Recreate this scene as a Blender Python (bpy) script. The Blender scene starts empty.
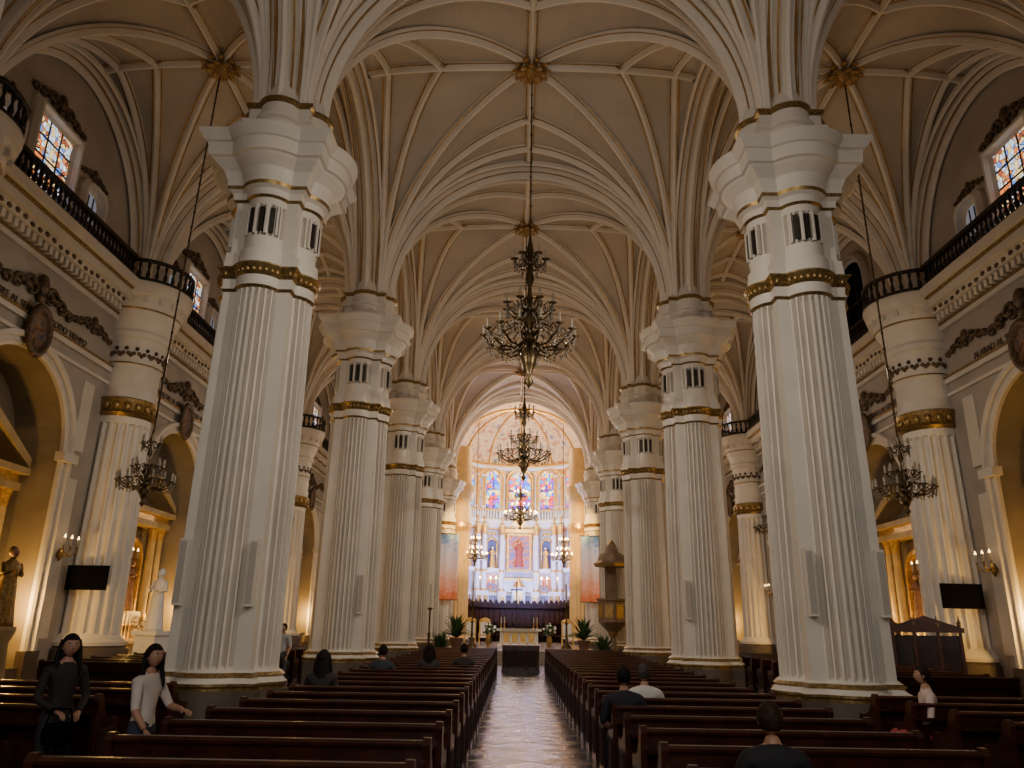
import bpy, math, random
from mathutils import Vector, Matrix
from math import sin, cos, pi, radians, sqrt, acos
random.seed(4)
C = bpy.context
COL = C.scene.collection

# ------------------------------------------------------------------ materials
def mat(name, col, rough=.6, metal=0, var=.12, scale=3, emis=None, es=0, bump=0, spec=.5):
    m = bpy.data.materials.new(name); m.use_nodes = True
    nt = m.node_tree; b = nt.nodes['Principled BSDF']
    b.inputs['Roughness'].default_value = rough
    b.inputs['Metallic'].default_value = metal
    b.inputs['Specular IOR Level'].default_value = spec
    tc = nt.nodes.new('ShaderNodeTexCoord')
    no = nt.nodes.new('ShaderNodeTexNoise'); no.inputs['Scale'].default_value = scale
    no.inputs['Detail'].default_value = 5
    nt.links.new(tc.outputs['Object'], no.inputs['Vector'])
    r = nt.nodes.new('ShaderNodeValToRGB')
    r.color_ramp.elements[0].position = .3; r.color_ramp.elements[1].position = .75
    r.color_ramp.elements[0].color = [c*(1-var) for c in col]+[1]
    r.color_ramp.elements[1].color = [min(1, c*(1+var)) for c in col]+[1]
    nt.links.new(no.outputs['Fac'], r.inputs['Fac'])
    nt.links.new(r.outputs['Color'], b.inputs['Base Color'])
    if emis:
        b.inputs['Emission Color'].default_value = (*emis, 1)
        b.inputs['Emission Strength'].default_value = es
    if bump:
        bp = nt.nodes.new('ShaderNodeBump'); bp.inputs['Strength'].default_value = bump
        nt.links.new(no.outputs['Fac'], bp.inputs['Height'])
        nt.links.new(bp.outputs['Normal'], b.inputs['Normal'])
    return m

def floor_mat():
    m = bpy.data.materials.new('floor_marble'); m.use_nodes = True
    nt = m.node_tree; b = nt.nodes['Principled BSDF']; L = nt.links.new
    tc = nt.nodes.new('ShaderNodeTexCoord')
    mp = nt.nodes.new('ShaderNodeMapping'); mp.inputs['Rotation'].default_value = (0, 0, pi/4)
    L(tc.outputs['Object'], mp.inputs['Vector'])
    ck = nt.nodes.new('ShaderNodeTexChecker'); ck.inputs['Scale'].default_value = 1.6
    ck.inputs['Color1'].default_value = (.15, .14, .16, 1); ck.inputs['Color2'].default_value = (.035, .03, .033, 1)
    L(mp.outputs['Vector'], ck.inputs['Vector'])
    no = nt.nodes.new('ShaderNodeTexNoise'); no.inputs['Scale'].default_value = 2.5; no.inputs['Detail'].default_value = 8
    L(tc.outputs['Object'], no.inputs['Vector'])
    mx = nt.nodes.new('ShaderNodeMix'); mx.data_type = 'RGBA'; mx.blend_type = 'MULTIPLY'
    mx.inputs[0].default_value = .6
    L(ck.outputs['Color'], mx.inputs[6]); L(no.outputs['Fac'], mx.inputs[7])
    L(mx.outputs[2], b.inputs['Base Color'])
    mr = nt.nodes.new('ShaderNodeMapRange'); mr.inputs[1].default_value = 0; mr.inputs[2].default_value = 1
    mr.inputs[3].default_value = .20; mr.inputs[4].default_value = .08
    L(ck.outputs['Fac'], mr.inputs[0])
    ad = nt.nodes.new('ShaderNodeMath'); ad.operation = 'MULTIPLY_ADD'; ad.inputs[1].default_value = .45
    L(no.outputs['Fac'], ad.inputs[0]); L(mr.outputs[0], ad.inputs[2])
    sb = nt.nodes.new('ShaderNodeMath'); sb.operation = 'SUBTRACT'; sb.inputs[1].default_value = .15
    L(ad.outputs[0], sb.inputs[0]); L(sb.outputs[0], b.inputs['Roughness'])
    b.inputs['Specular IOR Level'].default_value = .32
    b2 = nt.nodes.new('ShaderNodeBump'); b2.inputs['Strength'].default_value = .22; b2.inputs['Distance'].default_value = .1
    L(no.outputs['Fac'], b2.inputs['Height']); L(b2.outputs['Normal'], b.inputs['Normal'])
    return m

def glass_mat(name, base, es=3, scale=5):
    m = bpy.data.materials.new(name); m.use_nodes = True
    nt = m.node_tree; b = nt.nodes['Principled BSDF']; L = nt.links.new
    tc = nt.nodes.new('ShaderNodeTexCoord')
    vo = nt.nodes.new('ShaderNodeTexVoronoi'); vo.inputs['Scale'].default_value = scale
    L(tc.outputs['Object'], vo.inputs['Vector'])
    ve = nt.nodes.new('ShaderNodeTexVoronoi'); ve.feature = 'DISTANCE_TO_EDGE'; ve.inputs['Scale'].default_value = scale
    L(tc.outputs['Object'], ve.inputs['Vector'])
    sx = nt.nodes.new('ShaderNodeSeparateColor'); L(vo.outputs['Color'], sx.inputs[0])
    r = nt.nodes.new('ShaderNodeValToRGB'); r.color_ramp.interpolation = 'CONSTANT'
    els = r.color_ramp.elements
    for i, c in enumerate(base):
        p = i/len(base)
        e = els[i] if i < 2 else els.new(p)
        e.position = p; e.color = (*c, 1)
    L(sx.outputs[0], r.inputs['Fac'])
    lt = nt.nodes.new('ShaderNodeMath'); lt.operation = 'GREATER_THAN'; lt.inputs[1].default_value = .045
    L(ve.outputs['Distance'], lt.inputs[0])
    mx = nt.nodes.new('ShaderNodeMix'); mx.data_type = 'RGBA'
    L(lt.outputs[0], mx.inputs[0]); mx.inputs[6].default_value = (.01, .01, .01, 1); L(r.outputs['Color'], mx.inputs[7])
    L(mx.outputs[2], b.inputs['Base Color']); L(mx.outputs[2], b.inputs['Emission Color'])
    b.inputs['Emission Strength'].default_value = es
    b.inputs['Roughness'].default_value = .3
    return m

def ramp_mat(name, cols, scale, rough=.7, es=0, detail=6):
    m = bpy.data.materials.new(name); m.use_nodes = True
    nt = m.node_tree; b = nt.nodes['Principled BSDF']; L = nt.links.new
    tc = nt.nodes.new('ShaderNodeTexCoord')
    no = nt.nodes.new('ShaderNodeTexNoise'); no.inputs['Scale'].default_value = scale; no.inputs['Detail'].default_value = detail
    L(tc.outputs['Object'], no.inputs['Vector'])
    r = nt.nodes.new('ShaderNodeValToRGB'); els = r.color_ramp.elements
    for i, c in enumerate(cols):
        p = .3+.42*i/(len(cols)-1)
        e = els[i] if i < 2 else els.new(p)
        e.position = p; e.color = (*c, 1)
    L(no.outputs['Fac'], r.inputs['Fac']); L(r.outputs['Color'], b.inputs['Base Color'])
    if es:
        L(r.outputs['Color'], b.inputs['Emission Color']); b.inputs['Emission Strength'].default_value = es
    b.inputs['Roughness'].default_value = rough
    return m

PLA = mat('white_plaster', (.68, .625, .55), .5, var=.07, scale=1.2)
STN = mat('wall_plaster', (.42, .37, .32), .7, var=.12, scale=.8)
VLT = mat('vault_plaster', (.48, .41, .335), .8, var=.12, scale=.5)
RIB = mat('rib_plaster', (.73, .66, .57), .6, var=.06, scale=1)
GLD = mat('gilding', (.33, .22, .085), .4, .8, var=.5, scale=16, bump=.4)
GL_B = mat('bright_gilding', (.75, .46, .13), .35, .6, var=.35, scale=9, bump=.3)
GLR = mat('rib_gilding', (.36, .21, .07), .42, .4, var=.3, scale=5)
BRS = mat('aged_brass', (.11, .075, .035), .35, .85, var=.4, scale=20)
DRK = mat('dark_bronze', (.035, .028, .022), .5, .4, var=.4, scale=10)
ORN = mat('carved_ornament', (.13, .085, .05), .55, .3, var=.6, scale=12)
WOD = mat('mahogany', (.046, .0125, .007), .28, var=.5, scale=6)
WD2 = mat('dark_oak', (.026, .010, .006), .5, var=.4, scale=5, spec=.3)
PLN = mat('plinth_stone', (.10, .075, .055), .6, var=.2, scale=3)
CRY = mat('crystal', (.36, .32, .26), .12, .3, var=.4, scale=30)
BLB = mat('candle_bulb', (1, .8, .45), .4, emis=(1, .6, .22), es=55)
WAX = mat('candle_wax', (.45, .41, .33), .5)
ALT = mat('altar_limestone', (.50, .37, .19), .55, var=.2, scale=2)
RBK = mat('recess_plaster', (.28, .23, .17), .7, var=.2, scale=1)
MRB = mat('white_marble', (.78, .76, .74), .4, var=.08, scale=2)
SKN = mat('skin', (.40, .21, .135), .5, var=.08, scale=8)
BLK = mat('black_plastic', (.004, .004, .005), .7, var=.1, spec=.02)
LEAF = mat('palm_leaf', (.04, .09, .025), .5, var=.4, scale=6)
FLO = floor_mat()
GL1 = glass_mat('stained_glass', [(.8, .85, .9), (.7, .2, .05), (.12, .25, .7), (.85, .6, .25), (.3, .08, .04), (.5, .6, .75)], 1.7, 6)
GL2 = glass_mat('apse_stained_glass', [(.04, .08, .9), (.8, .04, .06), (.05, .35, .8), (.9, .5, .06), (.3, .05, .5), (.9, .7, .3)], 2.6, 3.5)
FRS = ramp_mat('fresco', [(.14, .20, .28), (.58, .42, .22), (.68, .54, .34), (.40, .18, .09), (.66, .52, .34)], 1.6)
PNT = ramp_mat('oil_painting', [(.03, .015, .01), (.12, .05, .03), (.3, .16, .08), (.06, .07, .12), (.4, .3, .2)], 4)
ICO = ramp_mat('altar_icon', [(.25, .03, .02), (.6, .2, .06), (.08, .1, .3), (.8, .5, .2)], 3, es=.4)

# ------------------------------------------------------------------ mesh builder
class MB:
    def __init__(s): s.v = []; s.f = []; s.mi = []; s.sm = []; s.M = Matrix()
    def add(s, vs, fs, mi=0, sm=False):
        o = len(s.v); M = s.M
        for p in vs: s.v.append(M @ Vector(p))
        for k, f in enumerate(fs):
            s.f.append([i+o for i in f]); s.mi.append(mi[k] if isinstance(mi, list) else mi); s.sm.append(sm)
    def box(s, x0, x1, y0, y1, z0, z1, mi=0):
        v = [(x, y, z) for z in (z0, z1) for y in (y0, y1) for x in (x0, x1)]
        s.add(v, [(0, 2, 3, 1), (4, 5, 7, 6), (0, 1, 5, 4), (2, 6, 7, 3), (0, 4, 6, 2), (1, 3, 7, 5)], mi)
    def loft(s, rings, mis=0, closed=True, cap=False, sm=False):
        n = len(rings[0]); vs = [p for r in rings for p in r]; fs = []; mm = []
        for k in range(len(rings)-1):
            m = mis[k] if isinstance(mis, list) else mis
            for i in range(n if closed else n-1):
                j = (i+1) % n
                fs.append((k*n+i, k*n+j, (k+1)*n+j, (k+1)*n+i)); mm.append(m)
        if cap:
            fs.append(tuple(range(n))[::-1]); mm.append(mm[0])
            fs.append(tuple(range((len(rings)-1)*n, len(rings)*n))); mm.append(mm[-2])
        s.add(vs, fs, mm, sm)
    def lathe(s, prof, n=16, c=(0, 0, 0), a0=0, a1=2*pi, sm=True, sx=1, sy=1, cap=False, mi=0):
        full = abs(a1-a0-2*pi) < 1e-4
        m = n if full else n+1
        rings = [[(c[0]+p[0]*cos(a0+(a1-a0)*i/n)*sx, c[1]+p[0]*sin(a0+(a1-a0)*i/n)*sy, c[2]+p[1]) for i in range(m)] for p in prof]
        mis = [(p[2] if len(p) > 2 else mi) for p in prof[:-1]]
        s.loft(rings, mis, closed=full, cap=cap, sm=sm)
    def tube(s, pts, r, n=6, mi=0, sm=True):
        pts = [Vector(p) for p in pts]; rings = []
        for i, p in enumerate(pts):
            t = (pts[min(i+1, len(pts)-1)]-pts[max(i-1, 0)])
            if t.length < 1e-6: t = Vector((0, 0, 1))
            t.normalize()
            a = Vector((0, 0, 1)) if abs(t.z) < .9 else Vector((1, 0, 0))
            u = t.cross(a).normalized(); w = t.cross(u)
            rr = r[i] if isinstance(r, (list, tuple)) else r
            rings.append([tuple(p+u*cos(2*pi*k/n)*rr+w*sin(2*pi*k/n)*rr) for k in range(n)])
        s.loft(rings, mi, cap=True, sm=sm)
    def sweep(s, path, side, prof, mis=0, sm=False):
        path = [Vector(p) for p in path]; rings = []
        for i, p in enumerate(path):
            t = (path[min(i+1, len(path)-1)]-path[max(i-1, 0)]).normalized()
            sd = side[i] if isinstance(side, list) else side
            nn = sd.cross(t).normalized()
            rings.append([tuple(p+sd*a+nn*b) for a, b in prof])
        n = len(prof); vs = [p for r in rings for p in r]; fs = []; mm = []
        for k in range(len(rings)-1):
            for i in range(n-1):
                fs.append((k*n+i, k*n+i+1, (k+1)*n+i+1, (k+1)*n+i)); mm.append(mis[i] if isinstance(mis, list) else mis)
        s.add(vs, fs, mm, sm)
    def sphere(s, c, r, nu=10, nv=8, mi=0, sm=True):
        if not isinstance(r, (tuple, list)): r = (r, r, r)
        rings = []
        for j in range(nv+1):
            a = -pi/2+pi*j/nv; k = max(cos(a), .02)
            rings.append([(c[0]+r[0]*k*cos(2*pi*i/nu), c[1]+r[1]*k*sin(2*pi*i/nu), c[2]+r[2]*sin(a)) for i in range(nu)])
        s.loft(rings, mi, cap=True, sm=sm)
    def mesh(s, name, mats):
        me = bpy.data.meshes.new(name)
        me.from_pydata([tuple(v) for v in s.v], [], s.f)
        for m in mats: me.materials.append(m)
        me.polygons.foreach_set('material_index', s.mi)
        me.polygons.foreach_set('use_smooth', s.sm)
        me.update(); return me
    def obj(s, name, mats, loc=(0, 0, 0), rz=0):
        return inst(s.mesh(name, mats), name, loc, rz)
def inst(me, name, loc=(0, 0, 0), rz=0, sc=1):
    o = bpy.data.objects.new(name, me); COL.objects.link(o)
    o.location = loc; o.rotation_euler = (0, 0, rz); o.scale = (sc, sc, sc) if not isinstance(sc, tuple) else sc
    return o

# ------------------------------------------------------------------ layout
NX = 5.3; WX = 13.2; LINES = [4.5, 14, 23.5, 33, 42.5, 52]; ZS = 12.1; HV = 5.2; INS = .38

mb = MB(); mb.box(-14.8, 14.8, -6, 62, -.2, 0); mb.obj('floor', [FLO])

# ------------------------------------------------------------------ vaults
ceil = MB(); ribs = MB(); bosses = []
RM = [RIB, GLR]
def arch_profile(w, d):
    P = [(-w, 0), (-w, d*.3), (-w*.86, d*.42), (-w*.76, d*.42), (-w*.70, d*.15), (-w*.55, d*.2), (-w*.47, d*.66), (-w*.36, d*.7), (-w*.24, d*.55), (-w*.14, d*.98), (0, d*1.1)]
    M = [0, 0, 1, 0, 0, 0, 1, 0, 0, 0]
    P2 = P+[(-a, b) for a, b in P[-2::-1]]
    return P2, M+M[::-1]
BIG, BIGM = arch_profile(INS+.06, .42)
RP = [(-.15, -.02), (-.15, .07), (-.10, .08), (-.07, .15), (-.03, .22), (.03, .22), (.07, .15), (.10, .08), (.15, .07), (.15, -.02)]
RPM = [0, 1, 0, 0, 0, 0, 0, 1, 0]
def vz(t, s, rise): return ZS+HV*max(cos(t), cos(s))+rise*cos(t)*cos(s)
def bay(xc, a, yc, b, rise=.42, N=32):
    P = lambda t, s: (xc+a*sin(t), yc+b*sin(s), vz(t, s, rise))
    vs = [P(-pi/2+pi*i/N, -pi/2+pi*j/N) for j in range(N+1) for i in range(N+1)]
    fs = []; W = N+1
    for j in range(N):
        for i in range(N):
            a0, b0, c0, d0 = j*W+i, j*W+i+1, (j+1)*W+i+1, (j+1)*W+i
            if (i-N/2+.5)*(j-N/2+.5) > 0: fs += [(a0, b0, c0), (a0, c0, d0)]
            else: fs += [(a0, b0, d0), (b0, c0, d0)]
    ceil.add(vs, fs, 0, False)
    def rib(fn, n=22, prof=RP, m=RPM):
        pts = [Vector(fn(k/n)) for k in range(n+1)]
        ch = pts[-1]-pts[0]; ch.z = 0; ch.normalize()
        sd = ch.cross(Vector((0, 0, 1))).normalized()
        ribs.sweep(pts, -sd, prof, m, sm=False)
    for sx in (-1, 1):
        for sy in (-1, 1):
            rib(lambda p: P(sx*pi/2*(1-p), sy*pi/2*(1-p)))
            for e in (radians(33), radians(60)):
                rib(lambda p: P(sx*pi/2*(1-p), sy*(pi/2-(pi/2-e)*p)))
                rib(lambda p: P(sx*(pi/2-(pi/2-e)*p), sy*pi/2*(1-p)))
    for sg in (-1, 1):
        rib(lambda p: P(0, sg*pi/2*p), 10); rib(lambda p: P(sg*pi/2*p, 0), 10)
    bosses.append((xc, yc, vz(0, 0, rise), 1))
    for e in (33,):
        e = radians(e)
        for q in ((0, e), (0, -e), (e, 0), (-e, 0)):
            x, y, z = P(*q); bosses.append((x, y, z, .4))
def arch_x(xc, a, y):
    pts = [(xc+a*sin(t), y, ZS+HV*cos(t)) for t in [-pi/2+pi*k/40 for k in range(41)]]
    ribs.sweep(pts, Vector((0, 1, 0)), [(p, d) for p, d in BIG], BIGM)
def arch_y(x, y, b):
    pts = [(x, y+b*sin(t), ZS+HV*cos(t)) for t in [-pi/2+pi*k/40 for k in range(41)]]
    ribs.sweep(pts, Vector((-1, 0, 0)), BIG, BIGM)
AX = (NX+WX)/2; AA = (WX-NX)/2-INS
for k in range(len(LINES)-1):
    y0, y1 = LINES[k], LINES[k+1]; yc = (y0+y1)/2; b = (y1-y0)/2-INS
    bay(0, NX-INS, yc, b)
    for sg in (-1, 1):
        bay(sg*AX, AA, yc, b); arch_y(sg*NX, yc, b); arch_y(sg*(WX-.1), yc, b)
for y in LINES:
    arch_x(0, NX-INS, y)
    for sg in (-1, 1): arch_x(sg*AX, AA, y)
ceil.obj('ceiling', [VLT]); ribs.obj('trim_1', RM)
mb = MB()
for n, r, z in ((10, .42, 0), (8, .27, -.1)):
    for i in range(n):
        a = 2*pi*i/n
        mb.M = Matrix.Rotation(a, 4, 'Z') @ Matrix.Translation((r, 0, z-.08)) @ Matrix.Rotation(radians(25), 4, 'Y')
        mb.sphere((0, 0, 0), (.2, .11, .05), 8, 6)
mb.M = Matrix()
mb.lathe([(.42, .1), (.45, 0), (.3, -.06), (.2, -.18), (.12, -.3), (.02, -.36)], 14)
bm_ = mb.mesh('vault_boss', [GLR])
for x, y, z, s in bosses: inst(bm_, 'vault_boss', (x, y, z-.14*s), 0, s)

# ------------------------------------------------------------------ piers
def outline(e, amp, nfl=8, c=.69, d=.47, r=.48):
    c += e; r += e; h = sqrt(max(r*r-(c-d)**2, .01)); phi = acos(min(1, (c-d)/r)); base = []
    FR = [0, .24, .26, .34, .46, .62, .78, .9, .98]
    base.append((c, -c)); base.append((c, -h-.001))
    for k in range(nfl):
        for f in FR:
            p = (k+f)/nfl; g = min(max((f-.24)/.76, 0), 1)
            rr = r-amp*(1-abs(2*g-1)**3) if f > .24 else r
            a = -phi+2*phi*p
            base.append((d+rr*cos(a), rr*sin(a)))
    base.append((d+r*cos(phi), r*sin(phi))); base.append((c, h+.001))
    out = []
    for q in range(4):
        ca, sa = [(1, 0), (0, 1), (-1, 0), (0, -1)][q]
        out += [(x*ca-y*sa, x*sa+y*ca) for x, y in base]
    return out
LV = [(0, .18, 0, 2), (.68, .18, 0, 2), (.69, .14, 0, 1), (.73, .14, 0, 1), (.76, .17, 0, 1), (.8, .17, 0, 0), (.84, .11, 0, 0), (.88, .08, 0, 1), (.92, .12, 0, 1), (.96, .08, 0, 0),
      (1.0, 0.01, 0, 0), (1.06, 0.01, .14, 0), (4.5, -.01, .14, 0), (7.72, -.05, .13, 0), (7.78, -.05, 0, 1), (7.83, .0, 0, 0), (7.9, -.03, 0, 0), (8.04, -.02, 0, 1), (8.09, .03, 0, 1), (8.14, .01, 0, 1), (8.24, .08, 0, 1),
      (8.27, .08, 0, 0), (8.29, .0, 0, 0), (8.6, -.02, 0, 0), (8.62, -.08, 0, 0), (8.9, -.08, 0, 0), (8.93, -.08, .12, 0), (9.55, -.08, .12, 0), (9.58, -.08, 0, 0), (9.72, -.07, 0, 1), (9.76, -.01, 0, 0), (9.9, .0, 0, 0),
      (9.95, .08, 0, 1), (10.02, .10, 0, 0), (10.1, .10, 0, 0), (10.3, .17, 0, 0), (10.45, .33, 0, 0), (10.5, .37, 0, 0), (10.52, .43, 0, 0), (10.78, .45, 0, 0), (10.8, .5, 0, 0), (10.95, .6, 0, 0), (11.02, .61, 0, 0),
      (11.05, .3, 0, 0), (11.15, .14, 0, 0), (11.2, -.02, 0, 0), (11.55, -.05, 0, 0), (11.58, .03, 0, 0), (11.66, .03, 0, 0), (11.68, -.06, 0, 0), (11.95, -.06, 0, 1), (12.0, .0, 0, 1), (12.06, .0, 0, 0), (12.1, -.1, 0, 0), (12.8, -.3, 0, 0)]
mb = MB(); rings = []
for z, e, amp, m in LV: rings.append([(x, y, z) for x, y in outline(e, amp)])
mb.loft(rings, [l[3] for l in LV[:-1]], cap=True)
for q in range(4):
    for a in (-.5, 0, .5):
        x = .47+.4*cos(a); y = .4*sin(a)
        mb.M = Matrix.Rotation(q*pi/2, 4, 'Z') @ Matrix.Translation((x, y, 0)) @ Matrix.Rotation(a, 4, 'Z')
        mb.box(-.05, .03, -.045, .045, 8.98, 9.5, 3)
        mb.box(-.05, .04, -.12, -.08, 8.92, 9.56, 0); mb.box(-.05, .04, .08, .12, 8.92, 9.56, 0)
    for i in range(-4, 5):
        a = i*.24
        mb.M = Matrix.Rotation(q*pi/2, 4, 'Z') @ Matrix.Translation((.47+.58*cos(a), .58*sin(a), 8.15)) @ Matrix.Rotation(a, 4, 'Z')
        mb.sphere((-.09, 0, 0), (.04, .05, .07), 6, 6, 1)
    for s2 in (-1, 1):
        mb.M = Matrix.Rotation(q*pi/2, 4, 'Z')
        mb.sphere((.7, s2*.62, 8.15), (.04, .04, .07), 6, 6, 1)
pier = mb.mesh('pier', [PLA, GLD, PLN, DRK])
for y in LINES:
    for sg in (-1, 1): inst(pier, 'nave_pier', (sg*NX, y, 0), 0)

mb = MB(); mb.box(-.07, .07, -.12, 0, 0, 1.1, 0); mb.box(-.055, .055, -.125, -.115, .04, 1.06, 1); mb.box(-.03, .03, 0, .06, .2, .3, 0); mb.box(-.03, .03, 0, .06, .8, .9, 0)
spk = mb.mesh('column_speaker', [PLA, STN])
for x, y in ((-NX+.6, 14-.75), (-NX-.6, 14-.75), (NX-.6, 14-.75), (NX+.6, 14-.75), (-NX+.6, 23.5-.75), (NX-.6, 23.5-.75)):
    inst(spk, 'column_speaker', (x, y, 2.0))

# ------------------------------------------------------------------ engaged wall columns
def flut_ring(r, z, amp, nfl=20):
    out = []
    for k in range(nfl):
        for f in (0, .2, .24, .4, .6, .8, .96):
            g = min(max((f-.2)/.8, 0), 1); rr = r-amp*(1-abs(2*g-1)**3) if f > .2 else r
            a = 2*pi*(k+f)/nfl; out.append((rr*cos(a), rr*sin(a), z))
    return out
WL = [(0, 1.2, 0, 2), (.9, 1.2, 0, 2), (.95, 1.1, 0, 2), (1.0, 1.12, 0, 0), (1.1, 1.14, 0, 0), (1.2, 1.0, 0, 0), (1.3, .92, 0, 0), (1.35, .9, .11, 0), (7.5, .80, .11, 0), (7.55, .8, 0, 0), (7.75, .82, 0, 1), (7.85, .92, 0, 1), (7.95, .86, 0, 1), (8.2, .95, 0, 1), (8.3, .98, 0, 1),
      (8.36, .88, 0, 0), (8.7, .84, 0, 0), (9.4, .84, 0, 0), (9.45, .9, 0, 1), (9.5, .9, 0, 0), (9.52, .86, 0, 0), (10.3, .9, 0, 0), (10.35, .98, 0, 0), (10.5, 1.0, 0, 0), (10.6, .95, 0, 0), (10.9, 1.05, 0, 0), (11.2, 1.2, 0, 1), (11.25, 1.24, 0, 0), (11.6, 1.3, 0, 0), (11.7, 1.42, 0, 0), (12.0, 1.5, 0, 0), (12.08, 1.5, 0, 0), (12.1, .3, 0, 0), (12.4, .3, 0, 0)]
mb = MB(); mb.loft([flut_ring(r, z, a) for z, r, a, m in WL], [l[3] for l in WL[:-1]], cap=True)
for i in range(18):
    a = 2*pi*i/18
    mb.M = Matrix.Rotation(a, 4, 'Z'); mb.sphere((.92, 0, 8.08), (.06, .11, .15), 6, 6, 1)
    for j in range(5):
        t = j/4; aa = a+t*2*pi/18
        mb.M = Matrix.Rotation(aa, 4, 'Z'); mb.sphere((.88, 0, 9.95-.22*sin(pi*t)), .07, 6, 5, 3)
    mb.M = Matrix.Rotation(a, 4, 'Z'); mb.box(1.2, 1.38, -.07, .07, 11.42, 11.6, 0)
mb.M = Matrix()
def ringtube(z, r, t, m):
    mb.lathe([(r-t, z-t, m), (r+t, z-t, m), (r+t, z+t, m), (r-t, z+t, m), (r-t, z-t, m)], 32)
ringtube(12.15, 1.42, .05, 4); ringtube(12.8, 1.42, .05, 4)
for i in range(34):
    a = 2*pi*i/34
    mb.lathe([(.03, 12.15, 4), (.075, 12.3, 4), (.03, 12.5, 4), (.06, 12.65, 4), (.03, 12.8, 4)], 6, (1.42*cos(a), 1.42*sin(a), 0))
wcol = mb.mesh('wall_column', [PLA, GLD, PLN, ORN, DRK])
for y in LINES:
    for sg in (-1, 1): inst(wcol, 'wall_column', (sg*(WX-.35), y, 0))

# ------------------------------------------------------------------ side walls
def RZ(side): return pi/2 if side > 0 else -pi/2
OW = 2.3; OS = 6.2; OR = 2.3; DEP = 1.35
def wall_bay(mb):
    h = 4.75; top = 18.3
    for sg in (-1, 1):
        mb.add([(sg*h, 0, 0), (sg*OW, 0, 0), (sg*OW, 0, top), (sg*h, 0, top)], [(0, 1, 2, 3)], 0)
    N = 20; A = [(OW*cos(pi*k/N), OS+OR*sin(pi*k/N)) for k in range(N+1)]
    for k in range(N):
        (x0, z0), (x1, z1) = A[k], A[k+1]
        mb.add([(x0, 0, z0), (x0, 0, top), (x1, 0, top), (x1, 0, z1)], [(0, 1, 2, 3)], 0)
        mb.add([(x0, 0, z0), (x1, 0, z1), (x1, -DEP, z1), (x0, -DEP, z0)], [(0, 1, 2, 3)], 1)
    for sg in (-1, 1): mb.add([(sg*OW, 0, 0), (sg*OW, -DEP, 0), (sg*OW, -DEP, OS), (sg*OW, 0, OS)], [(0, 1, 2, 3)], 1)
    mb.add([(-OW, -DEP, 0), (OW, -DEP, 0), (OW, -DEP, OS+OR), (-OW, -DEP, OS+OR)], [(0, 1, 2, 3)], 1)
def trim_bay(mb):
    N = 24
    path = [(OW+.15, 0, .9), (OW+.15, 0, OS)]+[((OW+.15)*cos(pi*k/N), 0, OS+(OR+.15)*sin(pi*k/N)) for k in range(1, N)]+[(-OW-.15, 0, OS), (-OW-.15, 0, .9)]
    P = [Vector(p) for p in path]; rings = []
    for i, p in enumerate(P):
        t = (P[min(i+1, len(P)-1)]-P[max(i-1, 0)]).normalized(); o = Vector((t.z, 0, -t.x))
        rings.append([tuple(p+o*a+Vector((0, b, 0))) for a, b in ((-.18, 0), (-.18, .1), (-.1, .14), (0, .1), (.05, .1), (.1, .2), (.22, .2), (.26, 0))])
    mb.loft(rings, 0, closed=False)
    for i in (1, len(P)-2):
        x = P[i].x; mb.box(x-.35, x+.35, 0, .28, OS-.25, OS, 0); mb.box(x-.32, x+.32, 0, .24, 0, .9, 2)
    h = 4.75
    for z0, z1, d, m in ((9.15, 9.3, .12, 0), (9.3, 9.36, .16, 1), (10.85, 11.0, .14, 0), (11.0, 11.05, .2, 1), (11.3, 11.5, .42, 0), (11.5, 11.75, .6, 0), (11.75, 11.82, .68, 1), (11.82, 12.1, .8, 0), (8.75, 8.85, .08, 0)):
        mb.box(-h, h, 0, d, z0, z1, m)
    for i in range(38): x = -h+.125+i*.25; mb.box(x-.07, x+.07, 0, .34, 11.07, 11.28, 0)
    for i in range(30):
        x = -h+.16+i*.316; mb.sphere((x, .42, 11.4+.03*sin(i*1.6)), (.1, .05, .07), 6, 5, 3)
    for s2 in (-1, 1):
        for z0, z1 in ((1.2, 5.6), (6.4, 8.5)):
            mb.box(s2*3.05-.28, s2*3.05+.28, 0, .05, z0, z1, 0)
    mb.box(-h, h, 0, .12, 0, .5, 2)
for side, nm in ((-1, 'wall_left'), (1, 'wall_right')):
    w = MB(); t = MB()
    for k in range(len(LINES)-1):
        yc = (LINES[k]+LINES[k+1])/2
        w.M = Matrix.Translation((side*WX, yc, 0)) @ Matrix.Rotation(RZ(side), 4, 'Z'); t.M = w.M
        wall_bay(w); trim_bay(t)
    w.M = Matrix()
    w.add([(side*WX, -6, 0), (side*WX, 4.5, 0), (side*WX, 4.5, 18.3), (side*WX, -6, 18.3)], [(0, 1, 2, 3)], 0)
    w.obj(nm, [STN, RBK]); t.obj('trim_2' if side < 0 else 'trim_3', [PLA, GLD, PLN, ORN])

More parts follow.
